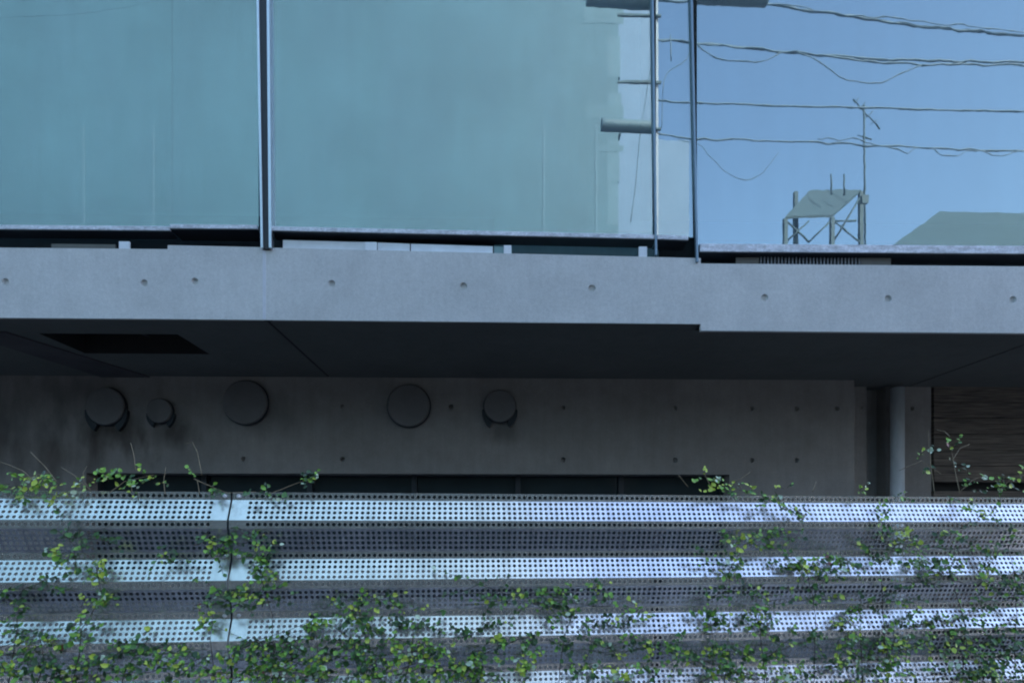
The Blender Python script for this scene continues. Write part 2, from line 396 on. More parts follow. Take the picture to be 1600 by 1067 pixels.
b = B(); box(b, tX-.01, XR, W2+.118, W2+.14, 0, top); link('dark_backing', b, M['dark'], house)
# timber panel: horizontal boards
tb = B(); z1 = Z(1520, 604, W2); zb = Z(1520, 753, W2); nb = 6; hgt = (z1-zb)/nb
for k in range(nb):
    dz = hgt*k; box(tb, tX+.02, XR, W2-.01, W2+.03, zb+dz+.002, zb+dz+hgt-.002)
box(tb, tX+.02, XR, W2+.03, W2+.05, zb, z1)
nb2 = 8
for k in range(nb2): box(tb, tX+.02, XR, W2-.01, W2+.03, zb-.09-hgt*(k+1)+.002, zb-.09-hgt*k-.002)
link('timber_cladding', tb, M['timber'], house, bevel=.003)
b = B(); box(b, tX+.02, XR, W2-.006, W2+.06, z1+.006, top); link('cladding_head', b, M['wall'], house)
# stainless downpipe
b = B(); cpx = X(1402, W2-.09)
tube(b, [(cpx, W2-.09, 0), (cpx, W2-.09, H+1.445)], .062, 28); dp = link('downpipe', b, M['pipe'], house)
for z in (H-.9, H-1.9):
    b = B(); box(b, cpx-.075, cpx+.075, W2-.1, W2, z, z+.04); link('pipe_bracket', b, M['alu'], dp, bevel=.004)

stains_and_blotches(M['wall'], [(X(175, WY), Z(175, 672, WY), .42, .22, .8, (.05, .035, .025)), (X(262, WY), Z(262, 676, WY), .26, .16, .7, (.04, .03, .022)), (X(781, WY), Z(781, 672, WY), .26, .14, .5, (.05, .045, .04)),
    (X(-60, WY), Z(-60, 650, WY), 1.6, .8, .6, (.05, .045, .045)), (X(90, WY), Z(90, 720, WY), .8, .22, .45, (.07, .045, .03)), (X(430, WY), Z(430, 650, WY), .5, .22, .35, (.06, .055, .05))])  # opens with a broad dark blotch over the wall's left end
# --- round vents under the soffit
def vent(px, py, rpx, hood=False, cover=True):
    Y = WY-.06; c = at(px, py, Y); r = rpx*Y/FPX
    bm = B()
    lathe(bm, [(r*1.0, .06), (r*1.05, .04), (r*1.04, .026)], (c.x, Y, c.z)); col = link('vent_shadow_collar', bm, M['black_metal'], house)  # black collar ring also draws the cover's shadow rim
    if cover:
        bm = B(); lathe(bm, [(r*.7, .034), (r*.97, .030), (r, .024), (r, .006), (r*.985, 0), (r*.93, -.004)], (c.x, Y, c.z)); link('vent_cover', bm, M['vent'], col)
    if hood:
        for s in (-1, 1):
            bm = B()
            # black curved wedge drawn as the hood's side shadow, widest at its foot
            pts = []
            for k in range(7):
                a = R(-10-k*9) if s > 0 else R(190+k*9)
                ro, ri = r*(1.12+.055*k), r*(1.02+.01*k)
                pts.append(((c.x+ro*math.cos(a), c.z+ro*math.sin(a)), (c.x+ri*math.cos(a), c.z+ri*math.sin(a))))
            for (o0, i0), (o1, i1) in zip(pts, pts[1:]):
                hexa(bm, [(i0[0], Y+.02, i0[1]), (o0[0], Y+.02, o0[1]), (o0[0], WY, o0[1]), (i0[0], WY, i0[1]),
                          (i1[0], Y+.02, i1[1]), (o1[0], Y+.02, o1[1]), (o1[0], WY, o1[1]), (i1[0], WY, i1[1])])
            link('hood_shadow', bm, M['black_metal'], col)
vent(163, 634, 29, hood=True); vent(382, 628, 34); vent(638, 633, 33); vent(781, 634, 25, hood=True)
vent(248, 641, 19, hood=True)

# --- glass storey
GT = H+4.7
def pane(px0, px1, z0, z1, tilt=0, label=None, dy=0.0):
    x0, x1 = X(px0, GY), X(px1, GY); bm = B()
    hexa(bm, [(x0, GY+dy, H+z0), (x1, GY+dy, H+z1), (x1, GY+dy+.012, H+z1), (x0, GY+dy+.012, H+z0), (x0, GY+dy, GT), (x1, GY+dy, GT), (x1, GY+dy+.012, GT), (x0, GY+dy+.012, GT)])
    o = link('glass_panel', bm, M['glass'], house)
    if label: o['label'] = label
    return o
def rail(px0, px1, z0, z1, h, d=.14, par=None):
    x0, x1 = X(px0, GY), X(px1, GY); bm = B(); y = GY-.022
    hexa(bm, [(x0, y, H+z0-h), (x1, y, H+z1-h), (x1, y+.020, H+z1-h), (x0, y+.020, H+z0-h), (x0, y, H+z0), (x1, y, H+z1), (x1, y+.020, H+z1), (x0, y+.020, H+z0)])
    link('glass_rail', bm, M['rail'], par, bevel=.003)
    bm = B(); y0, y1 = GY-.018, GY+d
    hexa(bm, [(x0, y0, H+z0-h-.006), (x1, y0, H+z1-h-.006), (x1, y1, H+z1-h-.006), (x0, y1, H+z0-h-.006),
              (x0, y0, H+z0-h-.001), (x1, y0, H+z1-h-.001), (x1, y1, H+z1-h-.001), (x0, y1, H+z0-h-.001)])
    link('channel', bm, M['black_metal'], par)
far_l = -420
def zz(px, py): return Z(px, py, GY)-H
g0 = pane(far_l, 268, zz(100, 356), zz(268, 356)); rail(far_l, 268, zz(100, 356), zz(268, 356), .030, .09, g0)
g1 = pane(268, 404, zz(268, 353), zz(404, 354)); rail(268, 404, zz(268, 353), zz(404, 354), .028, .14, g1)
g2 = pane(424, 1020, zz(424, 356), zz(1020, 369)); rail(424, 1024, zz(424, 356), zz(1020, 369), .030, .10, g2)
g3 = pane(1025, 1083, zz(1025, 369), zz(1083, 371)); rail(1026, 1074, zz(1025, 369), zz(1074, 371), .030, .12, g3)
g4 = pane(1089, 2000, zz(1089, 383), zz(1600, 385)-.0); rail(1092, 2000, zz(1089, 383), zz(1600, 385), .056, .12, g4)
# mullions
def mull(name, pxt, pxb, wpx, pyb, m, y=-.04, d=.05):
    bm = B(); wv = wpx*GY/FPX/2; zb = Z(pxb, pyb, GY+y); xt, xb_ = X(pxt, GY+y), X(pxb, GY+y)
    zt0 = Z(pxt, 0, GY+y); xt = xb_+(xt-xb_)*(GT-zb)/(zt0-zb)
    hexa(bm, [(xb_-wv, GY+y, zb), (xb_+wv, GY+y, zb), (xb_+wv, GY+y+d, zb), (xb_-wv, GY+y+d, zb), (xt-wv, GY+y, GT), (xt+wv, GY+y, GT), (xt+wv, GY+y+d, GT), (xt-wv, GY+y+d, GT)])
    return link(name, bm, m, house, bevel=.0015)
mull('mullion', 402.5, 409, 3.5, 387, M['alu']); mull('mullion', 418.5, 422, 4, 387, M['alu'])
mull('mullion_gap', 410.5, 415.5, 11, 389, M['black_metal'], y=-.028, d=.03)
mull('mullion', 1020, 1025.5, 3.2, 398, M['alu2'], y=-.03, d=.03); mull('mullion', 1081, 1090, 3.4, 409, M['alu2'], y=-.03, d=.03)
# brackets between slab and rail
for px, py, wpx in ((193, 383, 16), (579, 384, 18), (793, 389, 12), (1005, 391, 13)):
    bm = B(); x = X(px, SF); wv = wpx*SF/FPX/2; zt = Z(px, py-6.5, SF); zb_ = {193: 1.97, 579: 1.98, 793: 1.967, 1005: 1.952}[px]+H
    box(bm, x-wv, x+wv, SF+.006, SF+.02, zb_, zt); box(bm, x-wv, x+wv, SF+.02, SF+.09, zb_, zb_+.008)
    link('rail_bracket', bm, M['white_metal'], house, bevel=.0015)
# pale and dark panels added for the bright and dark patches in the gap, and a fine grille on the right
def up(px0, px1, m, y=.16, z0=1.90, z1=2.3, name='gap_panel'):
    bm = B(); Y = GY+y; box(bm, X(px0, Y), X(px1, Y), Y, Y+.02, H+z0, H+z1); link(name, bm, m, house)
def low(px0, px1, m, pyt, y=.03, z0=1.90, name='gap_panel'):
    bm = B(); Y = GY+y; x0, x1 = X(px0, Y), X(px1, Y)
    hexa(bm, [(x0, Y, H+z0), (x1, Y, H+z0), (x1, Y+.012, H+z0), (x0, Y+.012, H+z0), (x0, Y, Z(px0, pyt[0], Y)), (x1, Y, Z(px1, pyt[1], Y)), (x1, Y+.012, Z(px1, pyt[1], Y)), (x0, Y+.012, Z(px0, pyt[0], Y))])
    link(name, bm, m, house)
up(-420, 772, M['black_metal']); up(772, 1030, M['blind'], y=.17); up(1030, 1092, M['dark']); up(1092, 2000, M['dark'], y=.17)
low(442, 588, M['white_metal'], (375, 379)); low(590, 640, M['pale_panel'], (379, 381)); low(642, 770, M['pale_panel'], (381, 385)); low(772, 800, M['blind'], (385, 386))
low(1150, 1186, M['beige'], (402, 402)); low(1345, 1392, M['beige'], (402.5, 403)); low(80, 180, M['beige'], (381, 382))
Y = GY+.03; x = X(1188, Y); bm = B()
while x < X(1344, Y): box(bm, x, x+.011, Y, Y+.012, H+1.90, Z(1260, 402, Y)); x += .0255
link('vent_grille', bm, M['grille'], house)
b = B()
for q in ((XL, X(424, GY+.4)), (X(424, GY+.4)+.05, X(1000, GY+.4))): box(b, q[0], q[1], GY+.38, GY+.40, H+2.3, GT)
link('roller_blind', b, M['blind'], house)
b = B(); box(b, XL, XR, SF+.04, GY+7, H+1.75, H+1.895); link('floor_slab', b, M['concrete'], house)
# upper floor shell and roof
b = B()
box(b, XL, XR, GY-.06, GY+7, GT, GT+.45); link('roof_slab', b, M['concrete'], house, bevel=.01)
b = B(); box(b, XL-.25, XL, SF+.02, GY+7, 0, GT-.002); box(b, XR, XR+.25, SF+.02, GY+7, 0, GT-.002); box(b, XL, XR, GY+6.8, GY+7, 0, GT-.002)
link('outer_wall', b, M['concrete'], house)
b = B(); box(b, XL, XR, 3.0, GY+6.8, .0, .12); link('yard_floor', b, M['paving'], house)

# =====================================================================
# PERFORATED CORRUGATED FENCE
# =====================================================================
A0, KB = 2.56, .10
fa = math.atan(KB)-YAW
fo = Vector((A0*math.sin(YAW), A0*math.cos(YAW), 0))
ux = Vector((math.cos(fa), math.sin(fa), 0)); uy = Vector((-math.sin(fa), math.cos(fa), 0))
def S_of(px):                                # distance along the fence of a photo column
    dx = (px-800)/FPX; dep = A0/(1-KB*dx); return dx*dep*math.sqrt(1+KB*KB)
def onfence(px, py, out=0.0):
    dx = (px-800)/FPX; dz = (833-py)/FPX
    d = Vector((dx*math.cos(YAW)+math.sin(YAW), math.cos(YAW)-dx*math.sin(YAW), dz))
    o = Vector((0, 0, H)); pl = fo - uy*out
    t = (pl-Vector((0, 0, 0))).dot(uy)/d.dot(uy)
    return o + d*t
fence = thing('perforated_fence', 'corrugated perforated metal fence overgrown by vines in front of the concrete house', 'fence', (fo.x, fo.y, 0), fa)
fence['_local'] = 1
Pd = .256; dv = .042
prof = []                                    # (y back, z rel camera) going down
for k in range(6):
    z = .056-Pd*k
    prof += [(dv, z+.088), (0, z), (0, z-.036), (dv, z-.036-.100)]
prof = [(dv, .178)] + prof
rowsn = [1]+[4, 1, 4, 1]*6
pitch = .0238
def panel(s0, s1, mg0, mg1):
    bm = B()
    n = int((s1-s0-mg0-mg1)/pitch); m = (s1-s0-n*pitch)/2
    m0 = mg0 + (s1-s0-mg0-mg1-n*pitch)/2
    xs = [s0]+[s0+m0+pitch*i for i in range(n+1)]+[s1]
    segs = list(zip(prof, prof[1:]))
    for si, ((y0, z0), (y1, z1)) in enumerate(segs):
        L = math.hypot(y1-y0, z1-z0); nr = rowsn[si]
        if nr == 1: e = (L-.0235)/2; zs = [0, e, L-e, L]; rowsel = {1}
        else: e = (L-nr*.0235)/2; zs = [0]+[e+.0235*i for i in range(nr+1)]+[L]; rowsel = set(range(1, nr+1))
        hs = {(i, j) for i in range(1, n+1) for j in rowsel}
        def fn(u, v, y, y0=y0, z0=z0, y1=y1, z1=z1, L=L): return Vector((u, y0+(y1-y0)*v/L, H+z0+(z1-z0)*v/L))
        holed(bm, xs, zs, hs, fn, .0078, 0, 8)
    # folded top lip
    quad(bm, (s0, dv, H+.178), (s1, dv, H+.178), (s1, dv+.03, H+.178), (s0, dv+.03, H+.178))
    return link('fence_panel', bm, M['fence'], fence)
sj = S_of(356)
panel(sj-3.2, sj-.004, .05, .053); panel(sj+.004, sj+5.2, .053, .05)
b = B()
for s in (sj-3.2, sj, sj+1.9, sj+3.7, sj+5.2):
    if s == sj: box(b, s-.02, s+.02, dv+.03, dv+.05, .95, H+.165)
    else: box(b, s-.02, s+.02, dv+.012, dv+.05, .95, H+.165)
    link('fence_post', b, M['steel_dark'], fence); b = B()
b.free()
for z in (H-.30, H-.95):
    b = B(); box(b, sj-3.2, sj+5.2, dv+.052, dv+.09, z, z+.05); link('fence_rail', b, M['steel_dark'], fence)
for k in range(5):                            # bolt heads in the valleys beside the joint
    for s in (-.028, .030):
        b = B(); z = H+.056-Pd*k+.088+.014
        if k == 0: z = H+.160
        lathe(b, [(.0075, 0), (.0075, -.005), (.005, -.008)], (sj+s, dv-.001, z), n=12); link('bolt', b, M['white_metal'], fence)
b = B(); box(b, -60, 60, -.12, .14, 0, 1.0, M=None)
base = link('fence_base', b, M['paving'], fence, bevel=.01)

# =====================================================================
# VINES
# =====================================================================
def leaf(bm, p, size, nrm, roll, mi):
    n = nrm.normalized(); t = n.cross(Vector((.3, .1, 1))).normalized(); q = n.cross(t)
    t, q = t*math.cos(roll)+q*math.sin(roll), -t*math.sin(roll)+q*math.cos(roll)
    size *= random.choice((.7, .85, 1, 1, 1.1, 1.3)); wv = size*random.uniform(.32, .46); f = size*.08; c = size*random.uniform(-.10, .12)
    pts = [(0, 0, 0), (.22, 1, 0), (.55, .95, 0), (1, 0, c/size)]
    a = p; mid = p+q*size*.5-n*f; tip = p+q*size+n*c
    l1 = p+q*size*.24+t*wv*.85+n*f*.6; l2 = p+q*size*.62+t*wv*.8+n*f*.6
    r1 = p+q*size*.24-t*wv*.85+n*f*.6; r2 = p+q*size*.62-t*wv*.8+n*f*.6
    V = [bm.verts.new(v) for v in (a, l1, l2, tip, r2, r1, mid)]
    for q4 in ((0, 1, 6), (1, 2, 6), (2, 3, 6), (3, 4, 6), (4, 5, 6), (5, 0, 6)):
        fc = bm.faces.new([V[i] for i in q4]); fc.material_index = mi; fc.smooth = True
TONES = {'d': (.40, .34, .18, .06, .02, .00), 'm': (.20, .32, .30, .13, .05, .00), 'b': (.06, .22, .38, .24, .09, .01),
         'y': (.04, .12, .33, .38, .13, .00), 'r': (.25, .25, .2, .05, .1, .15), 'p': (.35, .3, .1, .05, .2, 0)}
VG = 'climbing vines on the perforated fence'
def pick(t):
    r = random.random(); a = 0
    for i, q in enumerate(TONES[t]):
        a += q
        if r < a: return i
    return 0
def vine(label, clumps, stems=(), twigs=(), group=VG, name='climbing_vine', size=(.013, .026)):
    """clumps: (px, py, rx, ry, count, tone[, out]); stems/twigs: lists of photo points"""
    c0 = onfence(clumps[0][0], clumps[0][1])
    root = thing(name, label, 'vine', (c0.x, c0.y, 1.0), group=group)
    lb = B()
    for st in stems:
        pts = [onfence(x, y, .012+random.uniform(0, .02)) for x, y in st]; fine = []
        for a, b_ in zip(pts, pts[1:]):
            n = max(2, int((b_-a).length/.04))
            for k in range(n): fine.append(a.lerp(b_, k/n)+Vector((random.uniform(-1, 1), random.uniform(-.8, .8), random.uniform(-1, 1)))*.004)
        fine.append(pts[-1]); s1 = B(); tube(s1, fine, .0022, 5, 0, taper=.5); link('stem', s1, M['bark'], root)
        for p in fine:
            if random.random() < .65:
                n = Vector((random.uniform(-.7, .7), -1, random.uniform(-.1, 1.3)))
                leaf(lb, p+Vector((0, -.004, 0)), random.uniform(*size), n, random.uniform(0, 6.28), pick(clumps[0][5]))
    for tw in twigs:
        pts = [onfence(x, y, tw_out) for (x, y), tw_out in zip(tw, [.0, -.02, -.03, -.03, -.02, -.02, -.02])]
        fine = []
        for a, b_ in zip(pts, pts[1:]):
            for k in range(3): fine.append(a.lerp(b_, k/3)+Vector((random.uniform(-1, 1), 0, random.uniform(-1, 1)))*.001)
        fine.append(pts[-1]); s1 = B(); tube(s1, fine, .0018, 5, 0, taper=.55); link('shoot', s1, M['twig'], root)
    for cl in clumps:
        px, py, rx, ry, cnt, tone = cl[:6]; out = cl[6] if len(cl) > 6 else .02
        # sprigs: short stems carrying a few leaves each
        left = cnt*(.68 if (py < 990 and px > 600) else .7 if py < 990 else .78)
        while left > 0:
            a, rr = random.uniform(0, 6.28), math.sqrt(random.random())
            x0, y0 = px+rx*rr*math.cos(a), py+ry*rr*math.sin(a)
            k = random.randint(3, 6); left -= k
            p = onfence(x0, y0, out*random.uniform(.2, 1.6)); dr = Vector((random.uniform(-1, 1), random.uniform(-.5, .1), random.uniform(-.5, 1))).normalized()
            pts = [p+dr*.013*i+Vector((0, 0, -.0006*i*i)) for i in range(k+1)]
            tube(lb, pts, .0011, 4, 6, cap=False)
            tn = pick(tone)
            for i in range(k):
                n = Vector((random.uniform(-.8, .8), -1, random.uniform(-.1, 1.5)))
                mi = tn if random.random() < .55 else pick(tone)
                leaf(lb, pts[i+1], random.uniform(*size), n, random.uniform(0, 6.28), mi)
    for cl in clumps:                          # wandering runners that tie the clumps together
        px, py, rx, ry, cnt, tone = cl[:6]
        if py < 815: continue
        for _ in range(2 if rx < 30 else 3):
            sx = random.choice((-1, 1)); pts = []; yy = py+ry*random.uniform(.2, 1.2); xx = px-sx*rx*random.uniform(.7, 1.5); sl = random.uniform(-.9, .1)
            for k in range(9):
                pts.append(onfence(xx, yy, random.uniform(.004, .03))); xx += sx*rx*.28; yy += sl*rx*.14+random.uniform(-3, 3)
            s1 = B(); tube(s1, pts, .0015, 5, taper=.5); link('stem', s1, M['bark'], root)
            for p in pts[1:]:
                for _k in range(random.randint(0, 2)):
                    leaf(lb, p, random.uniform(*size), Vector((random.uniform(-.7, .7), -1, random.uniform(-.1, 1.4))), random.uniform(0, 6.28), pick(tone))
    link('foliage', lb, M['leaf']+[M['bark']], root, normals=False)
    return root

vine('yellow-green vine tangle with bare shoots on the fence top at its left end',
     [(62, 755, 60, 13, 120, 'y', -.02), (10, 762, 22, 9, 30, 'b', -.02), (100, 768, 32, 7, 34, 'y', -.01), (75, 785, 30, 14, 14, 'd')],
     twigs=[[(88, 752), (70, 728), (48, 706)], [(50, 748), (35, 735), (8, 724), (-20, 715)], [(135, 762), (118, 744), (96, 730)], [(30, 760), (55, 742), (78, 738)]])
vine('small yellow-green vine sprig on the fence top below the left hooded vent',
     [(190, 757, 45, 10, 70, 'y', -.02), (225, 750, 20, 7, 18, 'b', -.02), (160, 752, 14, 8, 12, 'y', -.02)],
     twigs=[[(143, 768), (131, 752), (130, 738), (136, 728)], [(170, 770), (195, 752), (240, 742)], [(212, 735), (208, 704), (204, 692)], [(206, 768), (204, 748)]])
vine('nearly bare dry vine shoots rising left of the panel joint',
     [(345, 768, 22, 5, 10, 'p', -.02), (306, 748, 4, 4, 3, 'y', -.02)],
     twigs=[[(258, 772), (256, 750), (259, 730)], [(315, 742), (309, 708), (301, 691), (288, 693)], [(303, 748), (330, 760), (355, 770), (400, 768)], [(312, 772), (308, 750)]])
vine('thin dark vine trailing over the top edge just right of the panel joint',
     [(425, 768, 26, 5, 26, 'm', -.02), (480, 752, 26, 10, 34, 'd', -.03), (345, 776, 40, 5, 14, 'p')],
     twigs=[[(420, 772), (450, 760), (490, 745)]])
vine('vine with fresh green leaves spilling down the lower left waves of the fence',
     [(105, 865, 28, 16, 46, 'b'), (140, 838, 40, 16, 40, 'd'), (155, 890, 14, 18, 30, 'm'), (163, 930, 16, 22, 40, 'b'), (130, 975, 24, 32, 46, 'm'), (60, 905, 40, 20, 14, 'd')],
     stems=[[(110, 1090), (130, 980), (160, 930), (150, 880), (110, 845)]])
vine('vine on the far left lower wave with bright leaves at the bottom corner',
     [(20, 945, 32, 16, 26, 'm'), (40, 985, 60, 14, 36, 'd'), (14, 1045, 22, 24, 60, 'y'), (60, 1050, 45, 24, 70, 'd'), (60, 1010, 60, 16, 26, 'b')],
     stems=[[(10, 1090), (25, 1000), (30, 930)], [(50, 1090), (70, 1030), (60, 990)]])
vine('vine climbing along the dark seam between the two fence panels',
     [(345, 845, 30, 9, 28, 'd'), (340, 866, 18, 7, 24, 'b'), (350, 935, 34, 16, 60, 'm'), (322, 965, 10, 18, 22, 'b'), (372, 925, 18, 10, 18, 'y'), (270, 870, 26, 16, 18, 'd')],
     stems=[[(335, 1090), (330, 1000), (332, 960)]])
vine('vine clump right of the panel joint crossing the second bright wave',
     [(400, 870, 22, 24, 56, 'm'), (415, 895, 16, 12, 26, 'b'), (395, 830, 22, 14, 16, 'd'), (420, 935, 40, 14, 22, 'd')],
     stems=[[(430, 1090), (425, 960), (405, 890), (395, 840)]])
vine('dense leafy vine mass along the bottom between the lower left corner and the joint',
     [(190, 1035, 60, 26, 140, 'm', .04), (120, 1050, 50, 22, 90, 'd', .03), (285, 1040, 45, 26, 150, 'm', .05), (240, 1010, 40, 12, 40, 'd')],
     stems=[[(180, 1100), (200, 1040), (230, 1000)]])
vine('dense bright green vine mass at the bottom right of the panel joint',
     [(390, 1050, 60, 22, 190, 'b', .05), (470, 1040, 45, 28, 150, 'm', .04), (400, 1022, 70, 22, 110, 'm', .03), (440, 1005, 60, 12, 50, 'd'), (520, 1055, 40, 20, 90, 'b', .04)],
     stems=[[(420, 1100), (440, 1040), (450, 1000)]])
vine('vine clump straddling the third bright wave left of the middle',
     [(490, 975, 14, 18, 34, 'y'), (545, 950, 26, 18, 40, 'm'), (520, 1000, 40, 12, 30, 'd'), (570, 975, 26, 22, 46, 'd'), (600, 938, 32, 10, 26, 'm')],
     stems=[[(500, 1100), (495, 1010), (490, 960)], [(560, 1100), (570, 1000), (560, 940), (600, 925)]])
vine('broad vine mass at the bottom middle with yellow tipped leaves',
     [(600, 1040, 55, 26, 150, 'm', .04), (665, 1030, 50, 26, 140, 'b', .04), (560, 1020, 40, 18, 60, 'd'), (625, 1010, 70, 16, 70, 'm'), (650, 965, 40, 24, 60, 'd'), (715, 1045, 30, 22, 80, 'm', .03)],
     stems=[[(620, 1100), (640, 1030), (650, 960), (640, 930)]])
vine('lime tipped vine tuft at the bottom centre standing out from dark leaves',
     [(822, 1035, 16, 22, 56, 'y', .05), (760, 1045, 36, 22, 90, 'm', .03), (790, 1010, 50, 14, 60, 'd'), (745, 990, 30, 10, 20, 'd')],
     stems=[[(810, 1100), (822, 1040), (815, 1010)]])
vine('dark vine strewn along the shaded wave below the middle',
     [(830, 935, 70, 16, 90, 'd'), (905, 930, 60, 18, 80, 'm'), (880, 955, 30, 14, 34, 'm'), (760, 930, 60, 10, 24, 'd'), (1005, 955, 22, 10, 26, 'b'), (960, 970, 30, 12, 24, 'd')],
     stems=[[(870, 1100), (880, 1000), (900, 940), (840, 925)]])
vine('vine with a lime shoot over the bottom wave right of the centre',
     [(975, 1050, 24, 16, 60, 'y', .04), (915, 1010, 40, 20, 70, 'd'), (1010, 1010, 50, 16, 70, 'd'), (1045, 1030, 40, 22, 60, 'm'), (915, 1050, 26, 14, 30, 'm')],
     stems=[[(980, 1100), (980, 1040), (940, 1000)]])
vine('vine spilling over the fence top beside the end of the strip window',
     [(1112, 752, 22, 14, 44, 'y', -.02), (1135, 765, 20, 8, 24, 'b', -.01), (1205, 778, 24, 12, 46, 'm'), (1250, 795, 20, 12, 30, 'd'), (1165, 768, 26, 6, 16, 'm'), (1245, 765, 30, 5, 10, 'b', -.02)],
     twigs=[[(1060, 742), (1075, 760)], [(1110, 760), (1100, 738)], [(1172, 738), (1150, 752), (1160, 764)], [(1270, 768), (1275, 752)]])
vine('vine with lime leaves in the first shaded hollow right of the middle',
     [(1150, 843, 24, 8, 38, 'y'), (1190, 848, 26, 10, 40, 'b'), (1130, 870, 36, 12, 24, 'd'), (1140, 895, 20, 12, 24, 'm'), (1215, 835, 26, 9, 30, 'd')],
     stems=[[(1130, 1100), (1140, 960), (1140, 890), (1170, 845)]])
vine('vine clump hanging across the third bright wave right of the middle',
     [(1105, 955, 22, 24, 60, 'm'), (1180, 950, 24, 22, 60, 'd'), (1195, 968, 20, 14, 30, 'm'), (1120, 985, 20, 12, 26, 'd'), (1150, 928, 40, 8, 22, 'd')],
     stems=[[(1110, 1100), (1115, 1000), (1105, 930)], [(1200, 1100), (1190, 1000), (1180, 930)]])
vine('vine with reddish leaf tips over the second bright wave',
     [(1232, 878, 14, 12, 30, 'r'), (1300, 870, 10, 10, 16, 'r'), (1262, 890, 24, 12, 44, 'b'), (1290, 898, 26, 12, 40, 'm'), (1270, 925, 50, 16, 50, 'd'), (1330, 880, 20, 12, 26, 'm')],
     stems=[[(1270, 1100), (1275, 960), (1260, 890), (1235, 870)]])
vine('leafy vine mass over the bottom waves below the reddish tipped vine',
     [(1115, 1035, 60, 26, 110, 'd', .03), (1145, 1050, 40, 14, 70, 'b', .03), (1225, 1052, 24, 14, 50, 'y', .03), (1180, 1020, 40, 16, 50, 'm'), (1240, 1005, 40, 20, 60, 'd'), (1120, 1020, 20, 12, 26, 'b')],
     stems=[[(1190, 1100), (1200, 1030), (1240, 990)]])
vine('vine with a bright tuft in the hollow in front of the downpipe foot',
     [(1410, 848, 18, 12, 50, 'y'), (1375, 840, 40, 14, 44, 'd'), (1370, 805, 16, 8, 20, 'b'), (1400, 785, 20, 7, 20, 'd'), (1375, 872, 22, 14, 40, 'm'), (1350, 765, 14, 5, 12, 'b', -.02)],
     stems=[[(1390, 1100), (1380, 960), (1375, 880), (1405, 845)]])
vine('airy vine sprig with pale round leaves beside the timber cladding',
     [(1453, 698, 6, 12, 6, 'p', -.06), (1488, 712, 8, 10, 9, 'p', -.06), (1440, 722, 12, 8, 7, 'y', -.05), (1462, 732, 8, 5, 4, 'b', -.05), (1495, 695, 26, 8, 5, 'r', -.06)],
     twigs=[[(1460, 770), (1456, 740), (1452, 700), (1450, 672)], [(1500, 770), (1492, 735), (1486, 700), (1480, 688)], [(1470, 740), (1440, 720), (1405, 735)], [(1488, 720), (1500, 700), (1515, 694)], [(1484, 682), (1476, 674), (1464, 672)]])
vine('vine lying on the fence top in front of the timber cladding',
     [(1570, 757, 32, 9, 60, 'm', -.02), (1565, 762, 12, 8, 20, 'b', -.02), (1525, 745, 26, 9, 10, 'p', -.04), (1500, 765, 26, 6, 18, 'd', -.01), (1595, 740, 14, 6, 10, 'y', -.03), (1500, 790, 18, 10, 24, 'd'), (1540, 800, 24, 14, 30, 'm')],
     twigs=[[(1500, 768), (1520, 750), (1540, 742)], [(1560, 768), (1580, 748), (1610, 738)]])
vine('vine patch on the right part of the second bright wave',
     [(1440, 880, 22, 16, 44, 'm'), (1480, 880, 30, 14, 40, 'd'), (1495, 840, 40, 16, 44, 'd'), (1550, 875, 12, 14, 26, 'm'), (1530, 905, 12, 16, 30, 'b'), (1450, 905, 40, 14, 36, 'd')],
     stems=[[(1500, 1100), (1510, 980), (1480, 880), (1490, 840)]])
vine('dark vine at the right edge across the shaded hollows',
     [(1585, 925, 22, 18, 46, 'm'), (1575, 840, 24, 18, 36, 'd'), (1560, 925, 40, 18, 50, 'd'), (1600, 890, 14, 10, 16, 'r'), (1585, 975, 24, 8, 14, 'd')],
     stems=[[(1590, 1100), (1585, 1000), (1590, 920), (1575, 850)]])
vine('vine clump on the third bright wave below the downpipe',
     [(1345, 945, 20, 18, 40, 'd'), (1320, 970, 16, 12, 24, 'm'), (1420, 965, 20, 14, 34, 'd'), (1465, 975, 30, 10, 30, 'm'), (1395, 935, 40, 12, 24, 'd'), (1520, 960, 30, 12, 26, 'm')],
     stems=[[(1350, 1100), (1345, 1000), (1345, 930)]])
vine('leafy vine band along the bottom right with two bright tufts',
     [(1325, 1000, 22, 16, 60, 'b'), (1400, 1005, 24, 16, 60, 'b'), (1360, 1025, 60, 20, 110, 'd'), (1450, 1010, 50, 20, 100, 'm'), (1385, 1050, 50, 16, 90, 'm', .03), (1300, 1045, 40, 18, 60, 'd')],
     stems=[[(1380, 1100), (1390, 1040), (1400, 990)]])
vine('thick shadowy vine filling the lower right corner of the fence',
     [(1510, 1040, 50, 26, 170, 'm', .04), (1570, 1050, 40, 20, 140, 'd', .05), (1590, 1015, 40, 18, 90, 'd', .03), (1520, 1005, 40, 16, 70, 'd')],
     stems=[[(1530, 1100), (1540, 1040), (1560, 1000)]])

# =====================================================================
# ACROSS THE STREET (seen mirrored in the glass)
# =====================================================================
def wall_box(bm, a, b_, depth, z0, z1): box(bm, a.x, b_.x, a.y-depth, a.y, z0, z1)
